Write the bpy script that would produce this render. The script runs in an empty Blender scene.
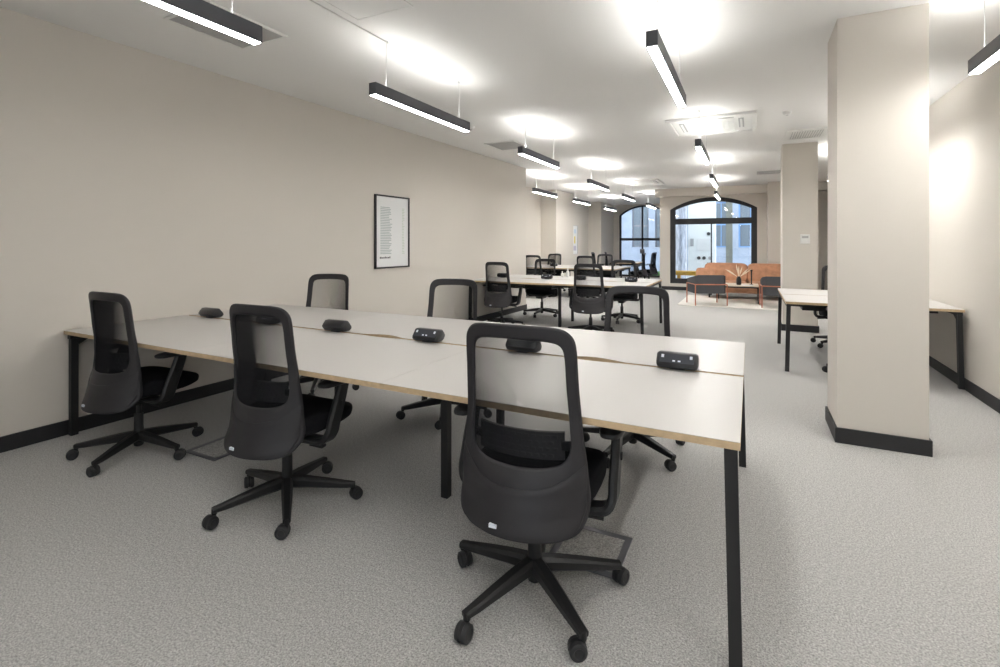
import bpy, bmesh, math, random
from mathutils import Vector, Matrix
random.seed(5)
S = bpy.context.scene
COL = S.collection
PI = math.pi
CEIL = 2.84

# ------------------------------------------------------------------ materials
def nmat(name):
    m = bpy.data.materials.new(name); m.use_nodes = True
    nt = m.node_tree; nt.nodes.clear()
    o = nt.nodes.new('ShaderNodeOutputMaterial')
    return m, nt, o

def pmat(name, col, rough=.5, metal=0, spec=.5, bump=None, var=None):
    """bump=(scale,strength,distance)  var=(scale,amount)"""
    m, nt, o = nmat(name)
    p = nt.nodes.new('ShaderNodeBsdfPrincipled')
    p.inputs['Base Color'].default_value = (*col, 1)
    p.inputs['Roughness'].default_value = rough
    p.inputs['Metallic'].default_value = metal
    p.inputs['Specular IOR Level'].default_value = spec
    nt.links.new(p.outputs[0], o.inputs[0])
    tc = nt.nodes.new('ShaderNodeTexCoord')
    if var:
        n = nt.nodes.new('ShaderNodeTexNoise'); n.inputs['Scale'].default_value = var[0]
        n.inputs['Detail'].default_value = 4
        nt.links.new(tc.outputs['Object'], n.inputs['Vector'])
        r = nt.nodes.new('ShaderNodeMapRange')
        r.inputs['From Min'].default_value = .3; r.inputs['From Max'].default_value = .7
        r.inputs['To Min'].default_value = 1-var[1]; r.inputs['To Max'].default_value = 1+var[1]
        nt.links.new(n.outputs['Fac'], r.inputs['Value'])
        v = nt.nodes.new('ShaderNodeVectorMath'); v.operation = 'SCALE'
        v.inputs[0].default_value = col
        nt.links.new(r.outputs[0], v.inputs['Scale'])
        nt.links.new(v.outputs[0], p.inputs['Base Color'])
    if bump:
        n = nt.nodes.new('ShaderNodeTexNoise'); n.inputs['Scale'].default_value = bump[0]
        nt.links.new(tc.outputs['Object'], n.inputs['Vector'])
        b = nt.nodes.new('ShaderNodeBump'); b.inputs['Strength'].default_value = bump[1]
        b.inputs['Distance'].default_value = bump[2]
        nt.links.new(n.outputs['Fac'], b.inputs['Height'])
        nt.links.new(b.outputs[0], p.inputs['Normal'])
    return m

def emat(name, col, strength):
    m, nt, o = nmat(name)
    e = nt.nodes.new('ShaderNodeEmission')
    e.inputs[0].default_value = (*col, 1); e.inputs[1].default_value = strength
    nt.links.new(e.outputs[0], o.inputs[0])
    return m

M = {}
M['wall'] = pmat('warm_wall_paint', (.66, .62, .565), .85, bump=(180, .05, .002))
M['ceiling'] = pmat('white_ceiling_paint', (.82, .815, .80), .9)
M['white'] = pmat('white_plastic', (.78, .78, .76), .5)
M['grille_grey'] = pmat('grey_panel_paint', (.42, .42, .42), .6)
M['dark_slot'] = pmat('dark_slot', (.05, .05, .05), .7)
M['skirt'] = pmat('charcoal_skirting', (.016, .016, .018), .5)
M['shell'] = pmat('charcoal_plastic', (.019, .018, .021), .5, bump=(900, .15, .0005))
M['plastic'] = pmat('black_plastic', (.011, .011, .012), .45)
M['frame_black'] = pmat('black_powder_coat', (.014, .014, .015), .5)
M['seat'] = pmat('black_seat_fabric', (.008, .008, .01), .95, spec=.2, bump=(1200, .5, .001))
M['pad'] = pmat('lumbar_plastic', (.075, .075, .078), .5)
M['wheel'] = pmat('caster_tread', (.022, .022, .024), .55)
M['desk'] = pmat('pale_grey_laminate', (.57, .55, .53), .38, spec=.45)
M['ply'] = pmat('birch_edge', (.56, .42, .26), .6, var=(30, .12))
M['housing'] = pmat('anthracite_housing', (.075, .078, .09), .45)
M['wire'] = pmat('suspension_wire', (.55, .55, .55), .4)
ROWS = {'A': (17, 13), 'B': (27, 17), 'C': (46, 30), 'D': (46, 19), 'F': (42, 22), 'G': (40, 19)}      # dimming of the lamp rows: down, up
for k_, (dn, up) in ROWS.items():
    M['diffuser'+k_] = emat('opal_diffuser_glow', (1, .985, .955), dn); M['uplens'+k_] = emat('uplight_lens_glow', (1, .985, .955), up)
M['module'] = pmat('power_module_black', (.012, .0125, .016), .35)
M['module_face'] = pmat('power_module_face', (.03, .034, .046), .4)
M['usb'] = pmat('white_socket_plastic', (.75, .8, .88), .4)
M['leather'] = pmat('tan_leather', (.50, .25, .14), .55, var=(7, .22), bump=(14, .5, .02))
M['copper'] = pmat('copper_tube', (.55, .2, .12), .4, .3)
M['greyfab'] = pmat('slate_felt', (.085, .088, .095), .95, spec=.2, bump=(300, .3, .002))
M['rug'] = pmat('cream_rug', (.82, .79, .74), 1, spec=.1, var=(3, .06), bump=(160, .6, .006))
M['tabletop'] = pmat('pale_stone_top', (.68, .60, .5), .5)
M['vase'] = pmat('black_ceramic', (.02, .02, .022), .35)
M['pampas'] = pmat('dried_pampas', (.8, .68, .52), .95)
M['paper'] = pmat('poster_paper', (.80, .81, .81), .7)
M['bottle'] = pmat('white_glazed', (.82, .82, .8), .35)
M['stone'] = pmat('pale_stone_outside', (.38, .42, .50), .9, var=(1.2, .14))
M['winglass'] = pmat('dull_window_outside', (.16, .19, .22), .25)
M['whitepanel'] = pmat('white_render_outside', (.86, .88, .86), .8)
M['olive'] = pmat('olive_column_paint', (.2, .2, .17), .6)
M['yellow'] = pmat('yellow_bench_paint', (.75, .42, .06), .5)
M['green'] = pmat('leaf_green', (.10, .30, .05), .7, var=(12, .4))
M['pave'] = pmat('pavement_stone', (.45, .46, .47), .9, var=(3, .1))
M['steel_grey'] = pmat('brushed_steel', (.22, .22, .24), .35, .6)
M['marble'] = pmat('streaked_grey_stone', (.5, .5, .54), .5, var=(4, .5))
M['blueframe'] = pmat('blue_window_paint', (.25, .42, .7), .5)

def carpet():
    m, nt, o = nmat('grey_loop_carpet')
    p = nt.nodes.new('ShaderNodeBsdfPrincipled'); p.inputs['Roughness'].default_value = .95
    p.inputs['Specular IOR Level'].default_value = .15
    p.inputs['Sheen Weight'].default_value = .15
    tc = nt.nodes.new('ShaderNodeTexCoord')
    fine = nt.nodes.new('ShaderNodeTexNoise'); fine.inputs['Scale'].default_value = 150
    fine.inputs['Detail'].default_value = 5; fine.inputs['Roughness'].default_value = .75
    mid = nt.nodes.new('ShaderNodeTexNoise'); mid.inputs['Scale'].default_value = 45
    mid.inputs['Detail'].default_value = 6; mid.inputs['Roughness'].default_value = .7
    for n in (fine, mid): nt.links.new(tc.outputs['Object'], n.inputs['Vector'])
    r1 = nt.nodes.new('ShaderNodeValToRGB')
    r1.color_ramp.elements[0].position = .34; r1.color_ramp.elements[0].color = (.20, .196, .19, 1)
    r1.color_ramp.elements[1].position = .68; r1.color_ramp.elements[1].color = (.74, .73, .71, 1)
    nt.links.new(fine.outputs['Fac'], r1.inputs[0])
    r2 = nt.nodes.new('ShaderNodeMapRange'); r2.inputs['From Min'].default_value = .35
    r2.inputs['From Max'].default_value = .65; r2.inputs['To Min'].default_value = .90; r2.inputs['To Max'].default_value = 1.09
    nt.links.new(mid.outputs['Fac'], r2.inputs['Value'])
    v = nt.nodes.new('ShaderNodeVectorMath'); v.operation = 'SCALE'
    nt.links.new(r1.outputs[0], v.inputs[0]); nt.links.new(r2.outputs[0], v.inputs['Scale'])
    nt.links.new(v.outputs[0], p.inputs['Base Color'])
    b = nt.nodes.new('ShaderNodeBump'); b.inputs['Strength'].default_value = .6; b.inputs['Distance'].default_value = .004
    nt.links.new(fine.outputs['Fac'], b.inputs['Height']); nt.links.new(b.outputs[0], p.inputs['Normal'])
    nt.links.new(p.outputs[0], o.inputs[0])
    return m
M['carpet'] = carpet()

def glass(name, tint):
    m, nt, o = nmat(name)
    t = nt.nodes.new('ShaderNodeBsdfTransparent'); t.inputs[0].default_value = (*tint, 1)
    g = nt.nodes.new('ShaderNodeBsdfGlossy'); g.inputs['Roughness'].default_value = .02
    f = nt.nodes.new('ShaderNodeFresnel'); f.inputs[0].default_value = 1.5
    mx = nt.nodes.new('ShaderNodeMixShader')
    nt.links.new(f.outputs[0], mx.inputs[0]); nt.links.new(t.outputs[0], mx.inputs[1]); nt.links.new(g.outputs[0], mx.inputs[2])
    nt.links.new(mx.outputs[0], o.inputs[0])
    return m
M['glass'] = glass('window_glass', (.95, .97, .98))

def meshmat():
    # woven net of the chair backs: ribs with depth cover more the more obliquely any ray crosses them
    m, nt, o = nmat('black_net_fabric')
    lw = nt.nodes.new('ShaderNodeLayerWeight'); lw.inputs['Blend'].default_value = .5
    def mth(op, a, b=None):
        n = nt.nodes.new('ShaderNodeMath'); n.operation = op
        for k, v in enumerate((a, b)):
            if v is None: continue
            if isinstance(v, (int, float)): n.inputs[k].default_value = v
            else: nt.links.new(v, n.inputs[k])
        return n.outputs[0]
    c = mth('MAXIMUM', mth('SUBTRACT', 1.0, lw.outputs['Facing']), .05)
    tan = mth('DIVIDE', mth('SQRT', mth('SUBTRACT', 1.0, mth('MULTIPLY', c, c))), c)
    cover = mth('MINIMUM', mth('ADD', mth('MULTIPLY', tan, .52), .21), .985)
    one_side = mth('SUBTRACT', 1.0, mth('SQRT', mth('SUBTRACT', 1.0, cover)))
    t = nt.nodes.new('ShaderNodeBsdfTransparent')
    d = nt.nodes.new('ShaderNodeBsdfDiffuse'); d.inputs[0].default_value = (.02, .02, .022, 1)
    mx = nt.nodes.new('ShaderNodeMixShader')
    nt.links.new(one_side, mx.inputs[0])
    nt.links.new(t.outputs[0], mx.inputs[1]); nt.links.new(d.outputs[0], mx.inputs[2])
    nt.links.new(mx.outputs[0], o.inputs[0])
    return m
M['net'] = meshmat()

# ------------------------------------------------------------------ mesh helpers
def box(bm, x0, x1, y0, y1, z0, z1, bev=0, seg=2):
    r = bmesh.ops.create_cube(bm, size=1)
    vs = r['verts']
    for v in vs:
        v.co = Vector(((x0+x1)/2+v.co.x*(x1-x0), (y0+y1)/2+v.co.y*(y1-y0), (z0+z1)/2+v.co.z*(z1-z0)))
    if bev:
        es = list({e for v in vs for e in v.link_edges})
        bmesh.ops.bevel(bm, geom=es, offset=bev, segments=seg, profile=.6, affect='EDGES')
    return bm

def cyl(bm, p0, p1, r0, r1=None, n=16):
    p0 = Vector(p0); p1 = Vector(p1); r1 = r0 if r1 is None else r1
    ax = (p1-p0).normalized()
    u = ax.orthogonal().normalized(); w = ax.cross(u)
    a = []; b = []
    for i in range(n):
        t = 2*PI*i/n; d = u*math.cos(t)+w*math.sin(t)
        a.append(bm.verts.new(p0+d*r0)); b.append(bm.verts.new(p1+d*r1))
    for i in range(n):
        j = (i+1) % n; bm.faces.new((a[i], a[j], b[j], b[i]))
    bm.faces.new(a[::-1]); bm.faces.new(b)
    return bm

def loft(bm, rings, cap=True, closed=False):
    vr = [[bm.verts.new(p) for p in r] for r in rings]
    n = len(vr[0])
    rng = range(len(vr)) if closed else range(len(vr)-1)
    for k in rng:
        a = vr[k]; b = vr[(k+1) % len(vr)]
        for i in range(n):
            j = (i+1) % n
            bm.faces.new((a[i], a[j], b[j], b[i]))
    if cap and not closed:
        bm.faces.new(vr[0][::-1]); bm.faces.new(vr[-1])
    return bm

def lathe(bm, prof, cx=0, cy=0, n=20):
    rings = [[(cx+r*math.cos(2*PI*i/n), cy+r*math.sin(2*PI*i/n), z) for i in range(n)] for r, z in prof]
    return loft(bm, rings)

def sweep(bm, path, w, h, side=(1, 0, 0), corner=.3):
    """rounded-rectangle section swept along a path; w, h may be lists. side = width axis"""
    n = len(path); P = [Vector(p) for p in path]
    W = w if isinstance(w, (list, tuple)) else [w]*n
    Hh = h if isinstance(h, (list, tuple)) else [h]*n
    rings = []
    for i in range(n):
        t = (P[min(i+1, n-1)]-P[max(i-1, 0)]).normalized()
        s = Vector(side); s = (s-t*s.dot(t)).normalized(); u = t.cross(s)
        a, b = W[i]/2, Hh[i]/2; c = corner*min(a, b)
        pts = [(a, -b+c), (a, b-c), (a-c, b), (-a+c, b), (-a, b-c), (-a, -b+c), (-a+c, -b), (a-c, -b)]
        rings.append([P[i]+s*p+u*q for p, q in pts])
    return loft(bm, rings)

def smooth_path(pts, sub=5):
    P = [Vector(p) for p in pts]; out = []
    for i in range(len(P)-1):
        p0 = P[max(i-1, 0)]; p1 = P[i]; p2 = P[i+1]; p3 = P[min(i+2, len(P)-1)]
        for k in range(sub):
            t = k/sub
            out.append(.5*((2*p1)+(-p0+p2)*t+(2*p0-5*p1+4*p2-p3)*t*t+(-p0+3*p1-3*p2+p3)*t**3))
    out.append(P[-1]); return out

def obj(name, bm, mat, parent=None, smooth=False, loc=None, mats=None):
    bmesh.ops.recalc_face_normals(bm, faces=bm.faces[:])
    me = bpy.data.meshes.new(name); bm.to_mesh(me); bm.free()
    for m_ in (mats or [mat]): me.materials.append(m_)
    if smooth:
        for p in me.polygons: p.use_smooth = True
        me.set_sharp_from_angle(angle=math.radians(40))
    o = bpy.data.objects.new(name, me); COL.objects.link(o)
    if parent: o.parent = parent
    if loc: o.location = loc
    return o

def B(): return bmesh.new()

def thing(name, label, cat, loc=(0, 0, 0), rz=0, group=None):
    o = bpy.data.objects.new(name, None); COL.objects.link(o)
    o.location = loc; o.rotation_euler = (0, 0, rz); o.empty_display_size = .1
    return tag(o, label, cat, group)

def tag(o, label, cat, group=None):
    o['label'] = label; o['category'] = cat
    if group: o['group'] = group
    return o

def struct(name, bm, mat, parent=None, label=None):
    o = obj(name, bm, mat, parent)
    if parent is None: o['kind'] = 'structure'
    if label: o['label'] = label
    return o

def copy_tree(o, parent=None):
    c = o.copy(); COL.objects.link(c); c.parent = parent
    for ch in [x for x in o.children]: copy_tree(ch, c)
    return c

# ------------------------------------------------------------------ room shell
def prism(bm, pts, z0, z1):
    a = [bm.verts.new((x, y, z0)) for x, y in pts]; b = [bm.verts.new((x, y, z1)) for x, y in pts]
    n = len(pts)
    for i in range(n):
        j = (i+1) % n; bm.faces.new((a[i], a[j], b[j], b[i]))
    bm.faces.new(a[::-1]); bm.faces.new(b); return bm

Y0 = -3.6
LSH = [(-6.2, -3.9), (2.4, -3.9), (2.4, 14.95), (-2.12, 14.95), (-2.12, 19.75), (-6.2, 19.75)]
struct('floor', prism(B(), LSH, -.12, 0), M['carpet'])
struct('ceiling', prism(B(), LSH, CEIL, CEIL+.15), M['ceiling'])
def lx(y): return -4.30+.031*y              # the left wall runs very slightly off square

WE = 9.05
struct('wall_left', prism(B(), [(lx(Y0), Y0), (lx(WE), WE), (-5.45, WE), (-5.45, Y0)], 0, CEIL), M['wall'])
struct('wall_left_recess', box(B(), -5.5, -5.32, WE, 19.6, 0, CEIL), M['wall'])
struct('wall_left_pier', box(B(), -5.32, -4.85, 13.0, 14.5, 0, CEIL), M['wall'])
struct('wall_left_far_pier', box(B(), -5.32, -4.85, 17.66, 19.5, 0, CEIL), M['wall'])
struct('wall_right', box(B(), 1.755, 2.0, Y0, 14.95, 0, CEIL), M['wall'])
b = B()
box(b, -5.4, -.09, Y0-.2, Y0, 0, CEIL); box(b, -.09, 1.5, Y0-.2, Y0, 0, .5); box(b, -.09, 1.5, Y0-.2, Y0, 2.6, CEIL); box(b, 1.5, 2.0, Y0-.2, Y0, 0, CEIL)
struct('wall_behind', b, M['wall'])
b = B()
for xx in (-.09, .675, 1.44): box(b, xx, xx+.06, Y0-.12, Y0-.06, .5, 2.6)
box(b, -.03, 1.44, Y0-.12, Y0-.06, .5, .56); box(b, -.03, 1.44, Y0-.12, Y0-.06, 2.54, 2.6)
w3 = struct('window_added_fill', b, M['skirt'])  # unseen window, added behind the camera to let in soft fill daylight
SK = .1
struct('baseboard_left', prism(B(), [(lx(Y0)+.015, Y0), (lx(WE)+.015, WE+.015), (lx(WE)-.3, WE+.015), (lx(WE)-.3, WE+.001), (lx(WE)+.0005, WE+.001), (lx(Y0)+.0005, Y0)], 0, SK), M['skirt'])
struct('baseboard_left_recess', box(B(), -5.3195, -5.305, WE+.02, 12.98, 0, SK), M['skirt'])
struct('baseboard_right', box(B(), 1.74, 1.7545, Y0, 14.6, 0, SK), M['skirt'])

# arched-window walls
def arch_outline(x0, x1, zs, zt, n=24):
    """points of the arch from left spring to right spring"""
    c = (x0+x1)/2; hw = (x1-x0)/2; rise = zt-zs
    R = (hw*hw+rise*rise)/(2*rise); zc = zt-R; a = math.asin(hw/R)
    return [(c+R*math.sin(-a+2*a*i/n), zc+R*math.cos(-a+2*a*i/n)) for i in range(n+1)]

def arch_wall(bm, X0, X1, ya, yb, x0, x1, zb, zs, zt, ztop, n=24):
    arc = arch_outline(x0, x1, zs, zt, n)
    def quad(pts):
        a = [bm.verts.new((x, ya, z)) for x, z in pts]; b = [bm.verts.new((x, yb, z)) for x, z in pts]
        k = len(pts)
        bm.faces.new(a); bm.faces.new(b[::-1])
        for i in range(k):
            j = (i+1) % k; bm.faces.new((a[i], b[i], b[j], a[j]))
    quad([(X0, 0), (x0, 0), (x0, ztop), (X0, ztop)])
    quad([(x1, 0), (X1, 0), (X1, ztop), (x1, ztop)])
    if zb > 0: quad([(x0, 0), (x1, 0), (x1, zb), (x0, zb)])
    for i in range(n):
        (xa, za), (xb, zb_) = arc[i], arc[i+1]
        quad([(xa, za), (xb, zb_), (xb, ztop), (xa, ztop)])
    return bm

def arch_ring(bm, x0, x1, zb, zs, zt, t, ya, yb, n=24, sides=True):
    """frame following the opening, thickness t inwards"""
    o = arch_outline(x0, x1, zs, zt, n); i_ = arch_outline(x0+t, x1-t, zs-.01, zt-t*.8, n)
    O = ([(x0, zb)] if sides else [])+o+([(x1, zb)] if sides else [])
    I = ([(x0+t, zb+t*(zb > 0))] if sides else [])+i_+([(x1-t, zb+t*(zb > 0))] if sides else [])
    O = O+[O[0]]; I = I+[I[0]]
    m = len(O)-1
    for k in range(m):
        if not sides and k == m-1: continue
        q = [O[k], O[k+1], I[k+1], I[k]]
        a = [bm.verts.new((x, ya, z)) for x, z in q]; b = [bm.verts.new((x, yb, z)) for x, z in q]
        bm.faces.new(a); bm.faces.new(b[::-1])
        for s in range(4):
            bm.faces.new((a[s], b[s], b[(s+1) % 4], a[(s+1) % 4]))
    return bm

def arch_pane(bm, x0, x1, zb, zs, zt, ya, yb):
    arc = arch_outline(x0, x1, zs, zt, 24)
    pts = [(x0, zb)]+arc+[(x1, zb)]
    a = [bm.verts.new((x, ya, z)) for x, z in pts]; b = [bm.verts.new((x, yb, z)) for x, z in pts]
    bm.faces.new(a); bm.faces.new(b[::-1])
    for i in range(len(pts)):
        j = (i+1) % len(pts); bm.faces.new((a[i], b[i], b[j], a[j]))
    return bm

YA = 14.68
ax0, ax1, azb, azs, azt = -2.03, .17, .19, 2.28, 2.60
struct('wall_back', arch_wall(B(), -2.31, 1.755, YA, YA+.27, ax0, ax1, azb, azs, azt, CEIL), M['wall'])
struct('trim_1', box(B(), -2.38, 1.754, 14.28, YA-.001, 2.63, CEIL-.001), M['wall'], label='beige ceiling beam above the black arched window')
struct('baseboard_back', box(B(), -2.325, .39, YA-.015, YA-.0005, 0, SK), M['skirt'])
w1 = struct('window_1', arch_ring(B(), ax0, ax1, azb, azs, azt, .14, YA+.02, YA+.12), M['skirt'])
struct('transom', box(B(), ax0+.1, ax1-.1, YA+.015, YA+.11, 1.86, 2.02), M['skirt'], w1)
struct('mullion', box(B(), -.965, -.935, YA+.03, YA+.09, azb+.1, 1.87), M['skirt'], w1)
struct('glass_pane', arch_pane(B(), ax0+.08, ax1-.08, azb+.08, azs, azt-.06, YA+.055, YA+.065), M['glass'], w1)
# side wall of the wing that carries on to the left of the lounge
struct('wall_wing', box(B(), -2.31, -2.12, YA+.271, 19.5, 0, CEIL-.001), M['marble'])
# far window
YB = 19.5
bx0, bx1, bzs, bzt = -4.62, -2.7, 2.42, 2.80
struct('wall_far', arch_wall(B(), -5.32, -2.12, YB, YB+.25, bx0, bx1, 0.02, bzs, bzt, CEIL), M['wall'])
w2 = struct('window_2', arch_ring(B(), bx0, bx1, .02, bzs, bzt, .07, YB+.02, YB+.1), M['skirt'])
struct('transom', box(B(), bx0+.03, bx1-.03, YB+.02, YB+.09, 1.43, 1.53), M['skirt'], w2)
struct('mullion', box(B(), -3.76, -3.70, YB+.02, YB+.09, .05, 2.78), M['skirt'], w2)
struct('lock_plate', box(B(), -3.82, -3.64, YB+.0, YB+.019, .92, 1.10, .02), M['steel_grey'], w2)
struct('glass_pane', arch_pane(B(), bx0+.04, bx1-.04, .05, bzs, bzt-.04, YB+.05, YB+.06), M['glass'], w2)
# engaged pier right of the lounge window
struct('wall_back_pier', box(B(), .40, .95, 13.82, YA-.001, 0, CEIL), M['wall'])

# free-standing pillars: each one column with its skirting
def pillar(x0, x1, y0, y1, label):
    t = thing('pillar', label, 'pillar', ((x0+x1)/2, (y0+y1)/2, 0))
    hx, hy = (x1-x0)/2, (y1-y0)/2
    obj('shaft', box(B(), -hx, hx, -hy, hy, 0.001, CEIL-.001), M['wall'], t)
    b = B(); g = .014
    box(b, -hx-g, hx+g, -hy-g, -hy-.0005, 0.001, SK); box(b, -hx-g, hx+g, hy+.0005, hy+g, 0.001, SK)
    box(b, -hx-g, -hx-.0005, -hy, hy, 0.001, SK); box(b, hx+.0005, hx+g, -hy, hy, 0.001, SK)
    o = obj('skirting', b, M['skirt'], t); o['label'] = 'charcoal skirting'
    return t
pillar(.522, 1.0, 3.96, 4.42, 'large beige square pillar in the right foreground with charcoal skirting')
pillar(.44, .90, 8.63, 9.1, 'beige pillar farther back with a white thermostat on it')

# ------------------------------------------------------------------ ceiling fittings
def pendant(xc, y0, y1, label, wires=True):
    row = 'D' if xc > .5 else ('B' if y0 < 5 else 'G') if xc > -1.5 else ('A' if y0 < 4 else 'F') if xc > -3.4 else 'C'
    t = thing('pendant_light', label, 'pendant light', (xc, (y0+y1)/2, 2.40), 0, 'linear pendant lights over the desks')
    L = (y1-y0)/2; W = .031
    b = B()
    box(b, -W, -W+.006, -L, L, 0.004, .090); box(b, W-.006, W, -L, L, 0.004, .090)
    box(b, -W+.006, W-.006, -L, -L+.006, .004, .090); box(b, -W+.006, W-.006, L-.006, L, .004, .090)
    box(b, -W+.006, W-.006, -L+.006, L-.006, .03, .06)
    obj('housing', b, M['housing'], t)
    obj('diffuser', box(B(), -W+.0062, W-.0062, -L+.0062, L-.0062, 0, .02), M['diffuser'+row], t)['label'] = 'glowing white diffuser'
    obj('uplight_lens', box(B(), -W+.0065, W-.0065, -L+.03, L-.03, .070, .080), M['uplens'+row], t)
    for s in (-1, 1):
        yy = s*(L-.15)
        b = B(); cyl(b, (0, yy, .06), (0, yy, CEIL-2.40-.0005), .0022, n=8)
        cyl(b, (0, yy, CEIL-2.40-.012), (0, yy, CEIL-2.40-.0006), .014, n=12)
        obj('suspension_cable', b, M['wire'], t)
    if wires:
        obj('power_cable', cyl(B(), (.012, -(L-.15)-.012, .06), (.012, -(L-.15)-.012, CEIL-2.4005), .004, n=8), M['white'], t)
    return t
XA, XB, XC, XD = -2.42, -.475, -4.03, 1.262
pendant(XA+.07, .42, 1.76, 'linear pendant light cut off by the top left corner of the photo')
pendant(XA, 2.73, 4.06, 'long pendant light right of the top left one, above the left desks')
pendant(XA-.03, 5.34, 6.62, 'linear pendant light hanging just above and right of the end of the long left wall')
pendant(XA-.17, 8.60, 9.95, 'pendant light in the left ceiling row, next one beyond the end of the left wall')
pendant(XA-.22, 11.5, 12.7, 'pendant light in the middle distance just left of the beige beam end')
pendant(XA-.2, 14.4, 15.75, 'small-looking pendant light hanging inside the far window arch')
pendant(XB, 2.75, 4.08, 'bright pendant light seen end-on at the top, nearest of the centre row')
pendant(XB-.04, 5.85, 7.20, 'end-on pendant light just beyond the ceiling cassette')
pendant(XB-.1, 8.90, 10.25, 'end-on pendant light between the cassette and the arched window')
pendant(XB-.2, 11.85, 13.2, 'end-on pendant light touching the top of the black arched window')
pendant(XC, 9.46, 10.8, 'leftmost pendant light beyond the end of the left wall')
pendant(XC, 12.1, 13.45, 'pendant light in front of the picture on the recessed wall')
pendant(XC, 15.1, 16.45, 'pendant light farthest left near the far window')
pendant(XD, 2.80, 4.12, 'pendant light cut off by the right edge of the photo')
pendant(XD-.05, 8.75, 10.1, 'pendant light glimpsed between the two pillars')
pendant(XD, 5.8, 7.1, 'pendant light hidden behind the large pillar')
pendant(XB, -.30, 1.05, 'added unseen pendant light above the camera, for fill light')  # added out of view overhead to light the near desks
pendant(XD, -.20, 1.10, 'added unseen pendant light beside the camera, to light the right side')  # extra lamp out of frame, added to brighten the right side
pendant(XB, -3.2, -1.9, 'added unseen pendant light behind the camera, for fill light')  # unseen lamp added at the rear for more light from behind

def cassette(x0, x1, y0, y1, label):
    t = thing('ceiling_cassette', label, 'air conditioner', ((x0+x1)/2, (y0+y1)/2, CEIL-.035), 0, 'ceiling air conditioning cassettes')
    a, c = (x1-x0)/2, (y1-y0)/2
    b = B(); k = .055
    box(b, -a, a, -c, -c+k, 0, .0345, .006, 1); box(b, -a, a, c-k, c, 0, .0345, .006, 1)
    box(b, -a, -a+k, -c+k, c-k, 0, .0345, .006, 1); box(b, a-k, a, -c+k, c-k, 0, .0345, .006, 1)
    obj('outer_frame', b, M['white'], t)
    b = B(); box(b, -a+k, a-k, -c+k, c-k, .02, .034)
    obj('backing', b, M['white'], t)
    g = a*.52; h = c*.52
    b = B()
    for i in range(9):
        yy = -h+2*h*i/8; box(b, -g, g, yy-.006, yy+.006, -.004, .012)
    for i in range(9):
        xx = -g+2*g*i/8; box(b, xx-.004, xx+.004, -h, h, -.002, .010)
    obj('intake_grille', b, M['white'], t)
    for (sx, sy) in ((0, 1), (0, -1), (1, 0), (-1, 0)):
        if sy:
            slot = box(B(), -g, g, sy*(h+.075)-.03, sy*(h+.075)+.03, .016, .0195)
            fl = box(B(), -g, g, sy*(h+.075)-.012, sy*(h+.075)+.012, .004, .010)
        else:
            slot = box(B(), sx*(g+.075)-.03, sx*(g+.075)+.03, -h, h, .016, .0195)
            fl = box(B(), sx*(g+.075)-.012, sx*(g+.075)+.012, -h, h, .004, .010)
        s = obj('air_outlet', slot, M['grille_grey'], t)
        obj('flap', fl, M['white'], s)
cassette(-.93, .07, 6.27, 7.25, 'square white air conditioning cassette nearest in the ceiling, behind the end-on light')
cassette(-2.72, -1.92, 11.9, 12.85, 'distant white air conditioning cassette near the beige beam end')

t = thing('air_grille', 'white ceiling air grille with dark slots in front of the farther pillar', 'vent', (.69, 7.92, CEIL-.02))
b = B(); box(b, -.26, .26, -.33, -.27, 0, .0195); box(b, -.26, .26, .27, .33, 0, .0195); box(b, -.26, -.2, -.27, .27, 0, .0195); box(b, .2, .26, -.27, .27, 0, .0195)
obj('frame', b, M['white'], t)
obj('backing', box(B(), -.2, .2, -.27, .27, .012, .019), M['grille_grey'], t)
b = B()
for i in range(14):
    xx = -.19+.38*i/13; box(b, xx-.009, xx+.009, -.27, .27, .002, .011)
obj('slats', b, M['white'], t)
t = thing('air_grille', 'narrow grey ceiling grille left of the farther pillar top', 'vent', (.35, 11.85, CEIL-.02))
obj('frame', box(B(), -.22, .22, -.2, .2, .004, .0195, .003, 1), M['grille_grey'], t)
b = B()
for i in range(7): box(b, -.19, .19, -.17+i*.055, -.15+i*.055, 0, .004)
obj('slats', b, M['grille_grey'], t)
def hatch(x0, x1, y0, y1, label, m):
    t = thing('access_panel', label, 'ceiling panel', ((x0+x1)/2, (y0+y1)/2, CEIL-.0117), 0, 'ceiling access panels')
    a, c = (x1-x0)/2, (y1-y0)/2; b = B()
    for q in ((-a, a, -c, -c+.02), (-a, a, c-.02, c), (-a, -a+.02, -c+.02, c-.02), (a-.02, a, -c+.02, c-.02)): box(b, *q, 0, .0115)
    obj('rim', b, M['white'] if m != 'white' else M['ceiling'], t)
    obj('panel', box(B(), -a+.0205, a-.0205, -c+.0205, c-.0205, .004, .0115), M['grille_grey' if m != 'white' else 'ceiling'], t)
hatch(-3.49, -2.99, 1.9, 2.48, 'grey ceiling panel behind the top left pendant light', 'grey')
hatch(-3.58, -3.08, 6.5, 7.08, 'grey ceiling panel near the end of the left wall', 'grey')
hatch(-2.36, -1.9, 1.95, 2.52, 'barely visible white ceiling hatch at the top centre left', 'white')
def detector(x, y, label):
    t = thing('smoke_detector', label, 'smoke detector', (x, y, CEIL-.035))
    obj('housing', lathe(B(), [(.02, 0), (.035, .004), (.042, .018), (.05, .026), (.05, .0345)]), M['white'], t, True)
    obj('sensor', lathe(B(), [(.008, -.006), (.014, -.004), (.014, -.0005)], n=12), M['grille_grey'], t, True)
detector(.38, 6.52, 'small white ceiling disc right of the cassette')
detector(-3.22, 5.5, 'small white ceiling disc near the left wall')
b = B(); sweep(b, [(XA, 2.05, CEIL-.008), (XA, 2.905, CEIL-.008)], .014, .012, (1, 0, 0))
tag(obj('cable_conduit', b, M['white']), 'thin white cable running along the ceiling to the left pendant light', 'cable')

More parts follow.
